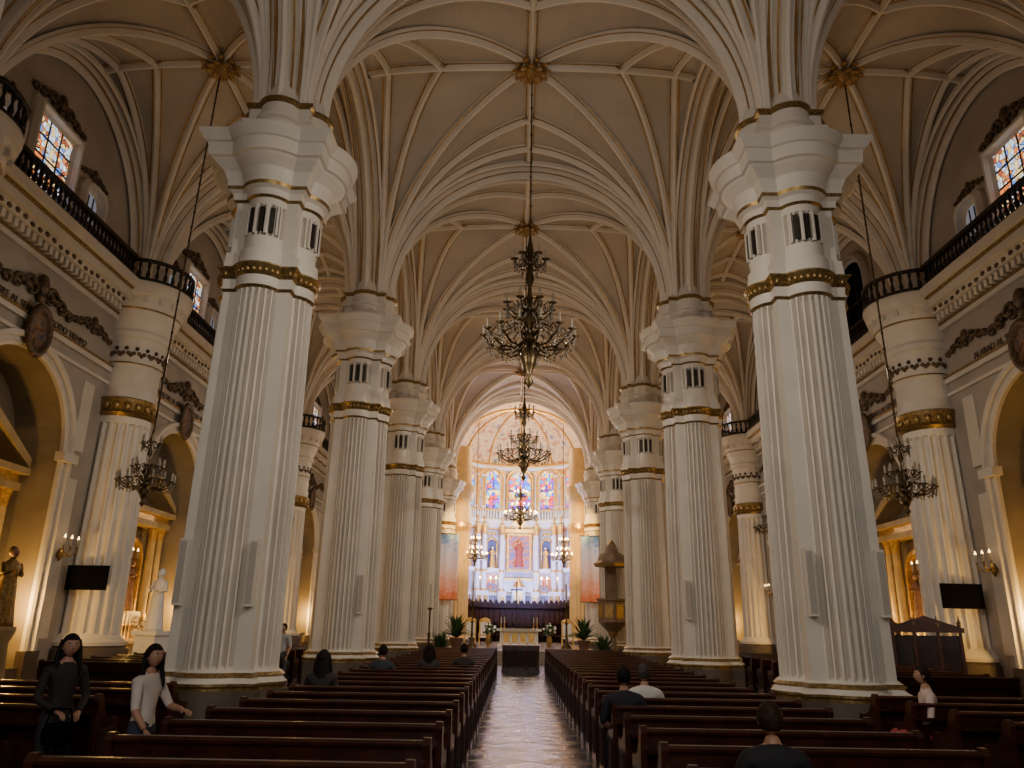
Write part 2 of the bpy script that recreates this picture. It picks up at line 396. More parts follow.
mb = MB()
mb.box(-3.2, 3.2, .58, .72, 12.1, 12.2); mb.box(-3.25, 3.25, .56, .74, 12.72, 12.84)
for i in range(30):
    x = -3.12+i*.215
    mb.lathe([(.03, 12.2), (.08, 12.36), (.03, 12.52), (.06, 12.62), (.03, 12.72)], 6, (x, .65, 0))
bal = mb.mesh('balustrade', [DRK])
def spiral(mb, c, r, turns, flip, mi=0, th=.05):
    pts = []
    for k in range(18):
        t = k/17; a = turns*2*pi*t; rr = r*(1-.85*t)
        pts.append((c[0]+flip*(rr*cos(a)), .06, c[2]+rr*sin(a)))
    mb.tube(pts, [th*(1-.5*k/17) for k in range(18)], 5, mi)
mb = MB()
for f in (-1, 1):
    spiral(mb, (f*.35, 0, 0), .26, 1.4, f); spiral(mb, (f*.78, 0, -.08), .2, 1.3, -f); spiral(mb, (f*1.12, 0, -.16), .13, 1.2, f)
    for k in range(9):
        mb.M = Matrix.Translation((f*(.15+.13*k), .05, .12-.03*k+.05*sin(k*2))) @ Matrix.Rotation(f*(-.6+.5*sin(k*3)), 4, 'Y'); mb.sphere((0, 0, 0), (.13, .05, .06), 6, 5)
    mb.M = Matrix()
mb.sphere((0, .06, .18), (.17, .1, .24), 10, 8); mb.sphere((0, .06, -.12), (.14, .08, .12), 8, 6)
orn = mb.mesh('wall_ornament', [ORN])
mb = MB()
mb.lathe([(.62, 0, 0), (.72, .06, 0), (.66, .14, 0), (.52, .12, 0), (.5, .04, 1), (.01, .05, 1)], 24, sx=.75, sy=1.05)
me_med = mb.mesh('oval_medallion', [ORN, PNT])
def window_mesh(w, z0, z1, arched, glass, frame):
    mb = MB()
    N = 12
    if arched:
        top = z1-w; O = [(w, z0), (w, top)]+[(w*cos(pi*k/N), top+w*sin(pi*k/N)) for k in range(1, N)]+[(-w, top), (-w, z0)]
    else: O = [(w, z0), (w, z1), (-w, z1), (-w, z0)]
    cx, cz = 0, (z0+z1)/2
    def ring(k, y): return [(x+(k if x > 0.01 else -k if x < -.01 else 0), y, z+(k*(1 if z > cz else -1))) for x, z in O]
    mb.loft([ring(.3, 0), ring(.3, .14), ring(.2, .26), ring(.12, .26), ring(.1, .1), ring(0, .02)], 0)
    mb.add([(x, .03, z) for x, z in O], [tuple(range(len(O)))], 1)
    for k in range(1, 4 if not arched else 3):
        z = z0+(z1-z0)*k/4; mb.box(-w, w, .03, .06, z-.02, z+.02, 2)
    for x in (-w/3, w/3): mb.box(x-.015, x+.015, .03, .06, z0, z1-(.2*w if arched else 0), 2)
    return mb.mesh('window', [frame, glass, DRK])
win = window_mesh(.8, 12.5, 14.7, False, GL1, PLA)
nich = window_mesh(.38, 12.7, 13.9, True, mat('niche_glass', (.35, .36, .4), .4, emis=(.6, .65, .8), es=.2), PLA)
dkw = window_mesh(1.35, 12.4, 16.0, True, BLK, STN)
wn = 1
def place(me, nm, side, y, dx, z=0, off=0, sc=1):
    return inst(me, nm, (side*(WX-off), y+dx, z), RZ(side), sc)
for k in range(len(LINES)-1):
    yc = (LINES[k]+LINES[k+1])/2
    for side in (-1, 1):
        place(bal, 'balustrade', side, yc, 0)
        if side == 1 and k == 2:
            place(dkw, 'window_%d' % wn, side, yc, 0); wn += 1
        else:
            place(win, 'window_%d' % wn, side, yc-.8, 0); wn += 1
            place(orn, 'wall_ornament', side, yc-.8, 0, 15.35, sc=1.0)
            for d in (-2.7, 1.3):
                place(nich, 'window_%d' % wn, side, yc, d); wn += 1
                place(orn, 'wall_ornament', side, yc, d, 14.45, sc=.62)
        place(orn, 'wall_ornament', side, yc, 0, 10.1, sc=1.25)
        for d in (-2.7, 2.7): place(orn, 'wall_ornament', side, yc, d, 10.15, sc=.85)
        o = inst(me_med, 'oval_medallion', (side*(WX-.16), yc, 9.0)); o.rotation_euler = (pi/2, 0, side*-pi/2)

for side, txt in ((-1, 'BENDECIRE AL SENOR EN TODO TIEMPO'), (1, 'ALABAD AL SENOR TODAS LAS GENTES')):
    for k in (1, 2):
        cu = bpy.data.curves.new('frieze_inscription', 'FONT'); cu.body = txt; cu.size = .27; cu.align_x = 'CENTER'; cu.extrude = .01
        o = bpy.data.objects.new('frieze_inscription', cu); COL.objects.link(o); cu.materials.append(ORN)
        o.location = (side*(WX-.03), (LINES[k]+LINES[k+1])/2, 9.45)
        o.rotation_euler = (pi/2, 0, -side*pi/2)

mb = MB()
for sg in (-1, 1):
    mb.box(min(sg*5.0, sg*14.6), max(sg*5.0, sg*14.6), 53.6, 53.9, 0, 18.3)
mb.obj('wall_end', [STN])

# ------------------------------------------------------------------ statues / side altars
def statue(mb, M, h=1.6, mi=0, mh=None):
    mh = mi if mh is None else mh
    S = h/1.7; B = M @ Matrix.Scale(S, 4); mb.M = B
    rings = []
    for z, rx, ry in ((0, .27, .22), (.1, .26, .21), (.5, .22, .17), (.9, .19, .15), (1.05, .17, .13), (1.25, .21, .13), (1.38, .2, .11), (1.44, .08, .07), (1.5, .055, .055)):
        n = 24; rings.append([((rx*(1+.09*(1-z/1.5)*cos(8*2*pi*i/n)))*cos(2*pi*i/n), (ry*(1+.09*(1-z/1.5)*cos(8*2*pi*i/n)))*sin(2*pi*i/n), z) for i in range(n)])
    mb.loft(rings, mi, cap=True, sm=True)
    mb.sphere((0, .01, 1.6), (.085, .1, .12), 12, 10, mh); mb.sphere((0, .1, 1.59), (.018, .03, .03), 6, 5, mh)
    mb.sphere((0, -.03, 1.63), (.105, .105, .125), 10, 8, mi)
    for f in (-1, 1):
        mb.tube([(f*.18, 0, 1.36), (f*.25, .04, 1.12), (f*.12, .2, 1.2 if f > 0 else 1.1)], [.07, .06, .04], 8, mi)
        mb.sphere((f*.09, .24, 1.22 if f > 0 else 1.11), (.03, .05, .035), 8, 6, mh)
    mb.M = Matrix()
def side_altar():
    mb = MB()
    Y0 = -DEP+.02
    mb.box(-1.9, 1.9, Y0, Y0+.5, 0, 1.5, 3)
    mb.box(-1.3, 1.3, Y0+.5, .1, 0, .95, 0); mb.box(-1.4, 1.4, Y0+.45, .18, .95, 1.07, 3)
    mb.box(-1.0, 1.0, .1, .13, .2, .8, 1)
    mb.box(-1.95, 1.95, .2, .7, 0, .17, 3)
    for x in (-1.7, -1.15, 1.15, 1.7):
        mb.box(x-.2, x+.2, Y0, Y0+.62, 1.5, 1.8, 0)
        mb.lathe([(.18, 1.8, 1), (.19, 1.9, 0), (.15, 1.95, 0), (.155, 3.4, 0), (.135, 4.6, 1), (.16, 4.66, 1), (.15, 4.75, 1), (.21, 5.0, 1), (.22, 5.05, 1)], 14, (x, Y0+.4, 0))
    mb.box(-1.95, 1.95, Y0, Y0+.65, 5.05, 5.25, 0); mb.box(-1.9, 1.9, Y0, Y0+.6, 5.25, 5.5, 1); mb.box(-2.05, 2.05, Y0, Y0+.78, 5.5, 5.68, 0)
    for f in (-1, 1):
        mb.add([(f*2.05, Y0, 5.68), (f*2.05, Y0+.75, 5.68), (f*.3, Y0+.75, 6.75), (f*.3, Y0, 6.75), (f*2.05, Y0, 5.95), (f*2.05, Y0+.75, 5.95), (f*.3, Y0+.75, 7.0), (f*.3, Y0, 7.0)],
               [(0, 1, 2, 3), (4, 5, 6, 7), (1, 2, 6, 5), (0, 3, 7, 4), (2, 3, 7, 6), (0, 1, 5, 4)], 0)
    n0 = len(mb.v)
    mb.lathe([(.45, 0, 1), (.5, .08, 1), (.38, .1, 2), (.01, .12, 2)], 16, (0, 0, 0))
    for i in range(n0, len(mb.v)):
        v = mb.v[i]; mb.v[i] = Vector((v.x, Y0+.1+v.z, 6.3+v.y*1.2))
    N = 12
    O = [(.75, 1.9), (.75, 3.7)]+[(.75*cos(pi*k/N), 3.7+.75*sin(pi*k/N)) for k in range(1, N)]+[(-.75, 3.7), (-.75, 1.9)]
    mb.add([(x, Y0+.06, z) for x, z in O], [tuple(range(len(O)))], 2)
    mb.loft([[(x*k, Y0+y, 1.9+(z-1.9)*k2) for x, z in O] for k, k2, y in ((1, 1, .02), (1, 1, .3), (1.16, 1.06, .3), (1.16, 1.06, .02))], 1, closed=False)
    mb.box(-.5, .5, Y0, Y0+.7, 1.5, 2.0, 3)
    statue(mb, Matrix.Translation((0, Y0+.36, 2.0)), 1.75, 5, 6)
    for f in (-1, 1):
        for x in (.6, .85, 1.1):
            mb.lathe([(.08, 1.07, 1), (.03, 1.12, 1), (.02, 1.5, 1), (.06, 1.55, 1), (.03, 1.57, 4), (.028, 1.9, 4), (.01, 1.92, 4)], 8, (f*x, Y0+.9, 0))
        mb.lathe([(.1, 1.07, 3), (.14, 1.2, 3), (.08, 1.4, 3)], 8, (f*.3, Y0+1, 0))
        for j in range(10): mb.sphere((f*.3+random.uniform(-.14, .14), Y0+1+random.uniform(-.1, .1), 1.45+random.uniform(0, .25)), .05, 6, 5, 3)
    return mb.mesh('side_altar', [ALT, GL_B, PNT, mat('beige_marble', (.38, .29, .20), .45, var=.2), WAX, mat('robe_paint', (.16, .07, .04), .6, var=.5, scale=5), SKN])
sal = side_altar()
for k in range(1, len(LINES)-1):
    for side in (-1, 1):
        inst(sal, 'side_altar', (side*WX, (LINES[k]+LINES[k+1])/2, 0), RZ(side))
mb = MB(); mb.box(-1.5, 1.5, -.12, 0, 0, 4.2, 0); mb.box(-1.3, 1.3, -.14, -.1, .2, 4.0, 1)
fp = mb.mesh('framed_painting', [GLD, PNT])
for sg in (-1, 1): inst(fp, 'framed_painting', (sg*9, 53.58, 3))

mb = MB(); mb.box(-.42, .42, -.42, .42, 0, .15); mb.box(-.33, .33, -.33, .33, .15, 1.3); mb.box(-.4, .4, -.4, .4, 1.3, 1.42)
statue(mb, Matrix.Translation((0, 0, 1.42)), 1.75, 0); mb.obj('marble_statue', [MRB], (-10.95, 23.6, 0), pi-.2)
mb = MB(); mb.box(-.4, .4, -.4, .4, 0, .2, 1); mb.lathe([(.36, .2, 1), (.3, .4, 1), (.24, 1.2, 1), (.34, 1.45, 1), (.34, 1.55, 1), (.01, 1.56, 1)], 12)
statue(mb, Matrix.Translation((0, 0, 1.55)), 1.7, 0, 2)
mb.obj('saint_statue', [GLD, ALT, SKN], (-11.65, 17.6, 0), -pi/2-.3)

# ------------------------------------------------------------------ sanctuary
SZ = .55; AP = 55.5; EA = 4.92; EB = 4.6
def A(phi, inset=0, z=0): return ((EA-inset)*cos(phi), AP+(EB-inset)*sin(phi), z)
def AM(phi, inset=0, z=0):
    p = A(phi, inset, z); n = Vector((-cos(phi)/EA, -sin(phi)/EB, 0)).normalized()
    return Matrix.Translation(p) @ Matrix.Rotation(math.atan2(n.y, n.x)-pi/2, 4, 'Z')
mb = MB()
for i in range(3): mb.box(-4.0, 4.0, 37.6+i*.4, 53, i*.183, (i+1)*.183)
mb.box(-4.85, 4.85, 53, 55.5, 0, SZ)
mb.loft([[A(pi*i/24, .03, z) for i in range(25)] for z in (0, SZ)], 0, closed=True, cap=True)
mb.obj('sanctuary_step', [mat('step_marble', (.32, .28, .24), .2, var=.2, scale=2)])
mb = MB(); N = 36; ZW = 13.8; HD = 3.55
mb.loft([[A(pi*i/N, 0, z) for i in range(N+1)] for z in (0, 9.0, ZW)], 0, closed=False)
for sg in (-1, 1): mb.add([(sg*EA, 52, 0), (sg*EA, AP, 0), (sg*EA, AP, ZW), (sg*EA, 52, ZW)], [(0, 1, 2, 3)], 0)
mb.obj('wall_apse', [mat('apse_plaster', (.46, .44, .45), .6, var=.3, scale=1.2)])
mb = MB()
mb.loft([[(EA*cos(pi*i/N), AP+EB*sin(pi*i/N)*cos(q), ZW+HD*sin(pi*i/N)*sin(q)) for i in range(N+1)] for q in [pi/2*j/12 for j in range(13)]], 0, closed=False)
bar = [[(EA*cos(pi*i/N), y, ZW+HD*sin(pi*i/N)) for i in range(N+1)] for y in (52, AP)]
mb.loft(bar, 0, closed=False)
mb.loft([[(EA*cos(pi*i/N), 52, ZW+HD*sin(pi*i/N)) for i in range(N+1)], [(EA*cos(pi*i/N), 52, ZS+HV*sin(pi*i/N)-.1) for i in range(N+1)]], 0, closed=False)
mb.obj('ceiling_apse', [FRS])
mb = MB()
for y in (52.5, 55.4):
    pts = [(EA*cos(pi*i/N)*.985, y, ZW+HD*sin(pi*i/N)*.985) for i in range(N+1)]
    mb.tube(pts, .17, 6, 0)
for ph in (60, 90, 120, 30, 150):
    ph = radians(ph)
    pts = [((EA-.08)*cos(ph)*cos(q), AP+(EB-.08)*sin(ph)*cos(q), ZW+(HD-.05)*sin(q)) for q in [pi/2*j/12*.97 for j in range(13)]]
    mb.tube(pts, .09, 6, 0)
for z, r, m in ((9.05, .22, 1), (9.35, .3, 1), (9.5, .14, 0), (8.8, .09, 0), (13.6, .22, 1), (13.75, .16, 0), (5.6, .1, 1), (3.9, .14, 1), (4.05, .09, 0)):
    pts = [A(pi*i/N, .08, z) for i in range(N+1)]; mb.tube(pts, r, 6, m)
for i in range(60):
    x, y, z = A(pi*(i+.5)/60, .25, 0); mb.lathe([(.05, 9.6, 1), (.08, 9.8, 1), (.04, 10.0, 1), (.05, 10.2, 1)], 6, (x, y, 0))
mb.tube([A(pi*i/N, .25, 10.25) for i in range(N+1)], .07, 6, 0)
for d in (14, 26, 46, 54, 73, 107, 126, 134, 154, 166):
    ph = radians(d)
    for z0, z1 in ((4.1, 9.0),):
        mb.lathe([(.24, z0, 0), (.26, z0+.1, 0), (.2, z0+.2, 1), (.2, z0+1.4, 0), (.22, z0+1.6, 1), (.2, z0+2.5, 1), (.17, z1-.7, 0), (.22, z1-.6, 0), (.2, z1-.5, 0), (.3, z1-.1, 0), (.3, z1, 1)], 12, A(ph, .42))
    mb.M = AM(ph, 0); mb.box(-.3, .3, 0, .75, SZ, 4.1, 1); mb.box(-.2, .2, .75, .8, 1.5, 3.8, 0)
    mb.box(-.2, .2, 0, .15, 9.6, 13.4, 1); mb.box(-.24, .24, 0, .22, 13.0, 13.4, 0); mb.box(-.15, .15, .15, .18, 10.5, 12.8, 0); mb.M = Matrix()
    for j in range(3):
        x, y, z = A(ph, .35, 9.25); mb.sphere((x, y, 9.2+.2*j), (.12, .12, .1), 6, 5, 0)
# red-and-gold painted panels between the columns
for d in (20, 50, 80, 100, 130, 160):
    mb.M = AM(radians(d), 0); w2 = .2 if d in (50, 130, 80, 100) else .32
    mb.box(-w2-.06, w2+.06, 0, .06, 5.9, 8.3, 0); mb.box(-w2, w2, .06, .08, 6.0, 8.2, 3); mb.M = Matrix()
for d in (36, 64, 116, 144):
    ph = radians(d); mb.M = AM(ph, 0)
    K = 10; O = [(.42, 5.8), (.42, 7.6)]+[(.42*cos(pi*k/K), 7.6+.42*sin(pi*k/K)) for k in range(1, K)]+[(-.42, 7.6), (-.42, 5.8)]
    mb.add([(x, .06, z) for x, z in O], [tuple(range(len(O)))], 2)
    mb.tube([(x, .12, z) for x, z in O], .09, 6, 0)
    mb.box(-.45, .45, 0, .5, 5.55, 5.8, 1); mb.box(-.35, .35, .05, .1, 4.3, 5.3, 3)
    for s2 in (-1, 1):
        mb.sphere((s2*.18, .1, 8.4), (.2, .06, .1), 8, 6, 0)
    T = mb.M.copy(); statue(mb, T @ Matrix.Translation((0, .28, 5.8)), 1.6, 0, 1); mb.M = Matrix()
mb.obj('trim_4', [GL_B, MRB, mat('niche_blue', (.07, .09, .24), .7), ICO])
mb = MB(); mb.M = AM(pi/2, .1)
mb.box(-1.15, 1.15, 0, .35, 4.1, 5.0, 1); mb.box(-.95, .95, .1, .4, 5.6, 8.5, 0); mb.box(-.78, .78, .4, .46, 5.8, 8.3, 2)
for x in (-1.2, 1.2): mb.lathe([(.2, 5.0, 0), (.15, 5.2, 1), (.14, 8.0, 0), (.24, 8.5, 0)], 12, (x, .4, 0))
mb.box(-1.5, 1.5, 0, .6, 8.5, 8.75, 0); mb.box(-1.5, 1.5, 0, .55, 4.9, 5.1, 0)
T = mb.M.copy()
for i in range(16):
    a = 2*pi*i/16; mb.M = T @ Matrix.Translation((0, .5, 9.3)) @ Matrix.Rotation(a, 4, 'Y'); mb.box(-.04, .04, -.02, .02, .2, .75 if i % 2 else .55, 0)
mb.M = T; mb.sphere((0, .5, 9.3), (.25, .1, .25), 12, 8, 0)
mb.box(-.5, .5, .35, .9, 2.9, 4.4, 1); mb.box(-.3, .3, .9, .93, 3.1, 4.1, 0); mb.lathe([(.5, 4.4, 0), (.35, 4.7, 0), (.1, 4.95, 0), (.02, 5.2, 0)], 12, (0, .6, 0))
for f in (-1, 1):
    for q in range(5):
        mb.lathe([(.08, 4.1, 0), (.03, 4.2, 0), (.03, 4.6, 0), (.07, 4.62, 0), (.035, 4.64, 1), (.035, 5.0, 1), (.05, 5.02, 4), (.05, 5.14, 4), (.005, 5.22, 4)], 8, (f*(1.3+.42*q), .55+.09*q, 0))
statue(mb, T @ Matrix.Translation((0, .62, 5.95)), 1.9, 3, 0)
mb.obj('high_altar_retable', [GL_B, MRB, ICO, mat('red_mantle', (.4, .06, .04), .6), BLB])
aw = window_mesh(.85, 10.4, 13.3, True, GL2, GL_B)
for d in (33, 61, 90, 119, 147):
    p = A(radians(d)); o = inst(aw, 'window_%d' % wn, p, 0); o.matrix_world = AM(radians(d), .04); wn += 1
mb = MB()
for i in range(22):
    ph = radians(8+164*(i+.5)/22); mb.M = AM(ph, 1.15, SZ)
    mb.box(-.36, .36, 0, .1, 0, 2.35, 0); mb.box(-.36, -.29, 0, .5, 0, 1.3, 0); mb.box(-.33, -.27, 0, .2, 1.3, 2.5, 1)
    mb.box(-.3, .3, .1, .5, .42, .5, 1); mb.box(-.38, .38, 0, .35, 2.35, 2.5, 0)
    mb.box(-.22, .22, .1, .13, 1.1, 2.1, 1)
    mb.add([(-.36, .1, 2.5), (.36, .1, 2.5), (0, .1, 2.95), (-.36, 0, 2.5), (.36, 0, 2.5), (0, 0, 2.95)], [(0, 1, 2), (3, 5, 4), (0, 2, 5, 3), (1, 4, 5, 2)], 0)
    mb.lathe([(.05, 2.5, 1), (.07, 2.75, 1), (.03, 2.85, 1), (.01, 3.15, 1)], 6, (-.33, .1, 0))
mb.M = Matrix()
mb.obj('choir_stall', [WD2, mat('stall_carving', (.05, .02, .01), .5, var=.4, scale=9, spec=.3)])
mb = MB()
mb.box(-1.25, 1.25, -.4, .4, 0, .12, 0); mb.box(-1.1, 1.1, -.33, .33, .12, .85, 0); mb.box(-1.3, 1.3, -.45, .45, .85, .97, 0)
for x in (-.95, -.48, 0, .48, .95): mb.lathe([(.08, .12, 1), (.06, .2, 0), (.06, .75, 1), (.1, .85, 1)], 8, (x, -.36, 0))
for x in (-.72, -.24, .24, .72): mb.box(x-.16, x+.16, -.35, -.33, .22, .75, 1)
mb.box(-1.31, 1.31, -.46, .1, .97, .985, 2); mb.box(-1.0, 1.0, -.47, -.45, .82, .97, 2)
for x in (-1.05, -.85, 1.05, .85):
    mb.lathe([(.07, .985, 1), (.02, 1.05, 1), (.02, 1.3, 1), (.05, 1.32, 1), (.025, 1.33, 2), (.025, 1.6, 2), (.005, 1.62, 2)], 8, (x, 0, 0))
mb.obj('altar_table', [MRB, GL_B, WAX], (0, 46.5, SZ))
mb = MB(); mb.lathe([(.3, 0), (.28, .06), (.08, .2), (.03, .4), (.025, 2.6)], 10)
mb.box(-.04, .04, -.03, .03, 2.5, 3.7); mb.box(-.36, .36, -.03, .03, 3.2, 3.28)
mb.tube([(0, -.05, 3.4), (0, -.06, 3.1), (0, -.05, 2.75)], [.03, .06, .03], 6, 1); mb.tube([(-.3, -.05, 3.28), (0, -.05, 3.2), (.3, -.05, 3.28)], .025, 6, 1); mb.sphere((0, -.06, 3.42), .05, 8, 6, 1)
mb.obj('processional_cross', [DRK, BRS], (-.15, 48.3, SZ))
def chair():
    mb = MB()
    mb.box(-.35, .35, -.3, .3, .4, .5, 1); mb.box(-.35, .35, .24, .32, .5, 1.4, 0); mb.box(-.27, .27, .22, .25, .6, 1.3, 1)
    mb.lathe([(.35, 0), (.3, .1), (.01, .2)], 12, (0, .28, 1.4), sy=.15)
    for x in (-.33, .33):
        mb.box(x-.03, x+.03, -.3, .3, .68, .74, 0)
        for y in (-.27, .27): mb.box(x-.03, x+.03, y-.03, y+.03, 0, .7, 0)
    return mb.mesh('celebrant_chair', [GL_B, MRB])
ch = chair()
for x in (-2.1, 3.0, -3.0): inst(ch, 'celebrant_chair', (x, 49.3, SZ))
mb = MB(); mb.box(-.75, .75, -.3, .3, .92, 1.0); mb.box(-.68, .68, -.25, .25, .1, .92); mb.box(-.75, .75, -.32, .32, 0, .1)
for x in (-.45, 0, .45): mb.box(x-.18, x+.18, -.27, -.25, .2, .8, 1)
for x in (-.68, -.23, .23, .68): mb.lathe([(.05, .1), (.03, .3), (.05, .6), (.04, .92)], 8, (x, -.28, 0))
mb.obj('offertory_table', [WOD, WD2], (0, 31.8, 0))
def palm(h):
    mb = MB(); mb.lathe([(.18, 0), (.26, .35), (.3, .4), (.26, .42), (.24, .36), (.01, .35)], 14, mi=0)
    for i in range(60):
        a = random.uniform(0, 2*pi); l = random.uniform(.6, 1)*h*.5; up = random.uniform(.3, 1)
        pts = []
        for k in range(7):
            t = k/6; r = l*t*(1.1-up*.6); z = .4+h*.75*up*t*(1.35-.5*t)-.15*t*t*h*(1-up)
            pts.append(Vector((r*cos(a), r*sin(a), z)))
        sd = Vector((-sin(a), cos(a), 0))
        L = [tuple(p+sd*.07*sin(pi*min(.97, .08+k/6))) for k, p in enumerate(pts)]; R = [tuple(p-sd*.07*sin(pi*min(.97, .08+k/6))) for k, p in enumerate(pts)]
        mb.loft([L, [tuple(p+Vector((0, 0, .02))) for p in pts], R], 1, closed=False)
    return mb.mesh('potted_palm', [mat('clay_pot', (.12, .06, .04), .6), LEAF])
pm = palm(1.6)
for x, y, z, s in ((-3.6, 36.2, 0, 1.05), (-3.2, 40.5, SZ, 1.25), (3.25, 40.5, SZ, 1.2), (3.75, 36.0, 0, 1.05)): inst(pm, 'potted_palm', (x, y, z), x, s)
mb = MB(); mb.lathe([(.1, 0), (.14, .3), (.1, .5)], 10, mi=0)
for i in range(60):
    a = random.uniform(0, 6.3); r = random.uniform(0, .32); mb.sphere((r*cos(a), r*sin(a), .55+random.uniform(0, .5)*(1-r)), .06, 6, 5, 1 if i % 3 else 2)
fl = mb.mesh('flower_arrangement', [GLD, LEAF, MRB])
for x in (-1.75, 1.75): inst(fl, 'flower_arrangement', (x, 46.2, SZ), 0, 1.2)

mb = MB(); mb.loft([flut_ring(r, z, a, 18) for z, r, a, m in [(0, .95, 0, 2), (.7, .95, 0, 2), (.8, .85, 0, 0), (.9, .75, .05, 0), (7.8, .7, .05, 0), (7.9, .75, 0, 1), (8.2, .85, 0, 1), (8.5, .85, 0, 1), (8.55, .72, 0, 0), (10, .72, 0, 0), (10.1, .85, 0, 1), (10.6, 1.0, 0, 0), (11.1, 1.05, 0, 0), (11.2, .75, 0, 0), (13.9, .7, 0, 0)]],
        [2, 2, 0, 0, 0, 1, 1, 1, 0, 0, 0, 0, 0, 0], cap=True)
cc = mb.mesh('chancel_column', [mat('cream_stone', (.75, .50, .20), .5, var=.1), GL_B, PLN])
for sg in (-1, 1): inst(cc, 'chancel_column', (sg*4.2, 54.0, 0))
def banner_mat():
    m = bpy.data.materials.new('printed_banner'); m.use_nodes = True; nt = m.node_tree; b = nt.nodes['Principled BSDF']; L = nt.links.new
    tc = nt.nodes.new('ShaderNodeTexCoord'); sp = nt.nodes.new('ShaderNodeSeparateXYZ'); L(tc.outputs['Object'], sp.inputs[0])
    mr = nt.nodes.new('ShaderNodeMapRange'); mr.inputs[2].default_value = 4.2; L(sp.outputs['Z'], mr.inputs[0])
    r = nt.nodes.new('ShaderNodeValToRGB'); r.color_ramp.interpolation = 'EASE'; e = r.color_ramp.elements
    for i, (p, c) in enumerate([(0, (.75, .18, .06)), (.25, (.8, .36, .25)), (.5, (.8, .58, .52)), (.75, (.7, .62, .66)), (.95, (.2, .35, .6))]):
        q = e[i] if i < 2 else e.new(p); q.position = p; q.color = (*c, 1)
    no = nt.nodes.new('ShaderNodeTexNoise'); no.inputs['Scale'].default_value = 4; L(tc.outputs['Object'], no.inputs['Vector'])
    ad = nt.nodes.new('ShaderNodeMath'); ad.operation = 'MULTIPLY_ADD'; ad.inputs[1].default_value = .5; ad.inputs[2].default_value = -.25
    L(no.outputs['Fac'], ad.inputs[0]); a2 = nt.nodes.new('ShaderNodeMath'); L(ad.outputs[0], a2.inputs[0]); L(mr.outputs[0], a2.inputs[1])
    L(a2.outputs[0], r.inputs['Fac']); L(r.outputs['Color'], b.inputs['Base Color']); return m
mb = MB(); mb.loft([[(x, .03*sin(x*9), z) for x in [-.6+.1*i for i in range(13)]] for z in (0, 1.4, 2.8, 4.2)], 0, closed=False)
mb.tube([(-.66, 0, 4.2), (.66, 0, 4.2)], .03, 6, 1); mb.tube([(-.66, 0, 0), (.66, 0, 0)], .03, 6, 1)
for x in (-.3, .3): mb.tube([(x, 0, 4.2), (x, .1, 4.25)], .02, 6, 1)
bn = mb.mesh('hanging_banner', [banner_mat(), BRS])
for sg in (-1, 1): inst(bn, 'hanging_banner', (sg*4.6, 52-1.12, 3.2))

mb = MB()
mb.lathe([(.5, 0, 0), (.45, .1, 0), (.2, .3, 0), (.16, 1.2, 1), (.3, 1.5, 0), (.7, 1.9, 1), (.78, 1.95, 0), (.74, 2.0, 0), (.74, 2.95, 1), (.84, 3.0, 0), (.84, 3.1, 0), (.7, 3.1, 0), (.7, 2.1, 0), (.01, 2.1, 0)], 8, sm=False)
for i in range(8):
    a = 2*pi*(i+.5)/8; mb.M = Matrix.Rotation(a, 4, 'Z'); mb.box(.66, .72, -.2, .2, 2.15, 2.8, 1)
mb.M = Matrix()
mb.lathe([(.9, 4.7, 1), (.95, 4.85, 0), (.75, 5.0, 0), (.65, 5.3, 0), (.35, 5.45, 0), (.25, 5.8, 1), (.1, 6.0, 1), (.01, 6.1, 1)], 8, sm=False); mb.lathe([(.01, 4.7, 0), (.9, 4.7, 0)], 8)
mb.box(-.3, .3, .68, .78, 2, 5.0, 0)
mb.obj('pulpit', [mat('pulpit_wood', (.14, .09, .055), .5, var=.3), GLD], (4.75, 40.5, 0), 0)
mb = MB(); mb.lathe([(.3, 0, 0), (.28, .08, 0), (.08, .25, 0), (.05, 1.2, 0), (.09, 1.3, 0), (.04, 1.4, 0), (.04, 2.3, 0), (.16, 2.4, 0), (.05, 2.42, 1), (.05, 3.4, 1), (.01, 3.42, 1)], 12)
cs = mb.mesh('candle_stand', [BRS, WAX]); inst(cs, 'candle_stand', (-4.0, 35.0, 0)); inst(cs, 'candle_stand', (-2.6, 44.0, SZ)); inst(cs, 'candle_stand', (2.6, 44.0, SZ))

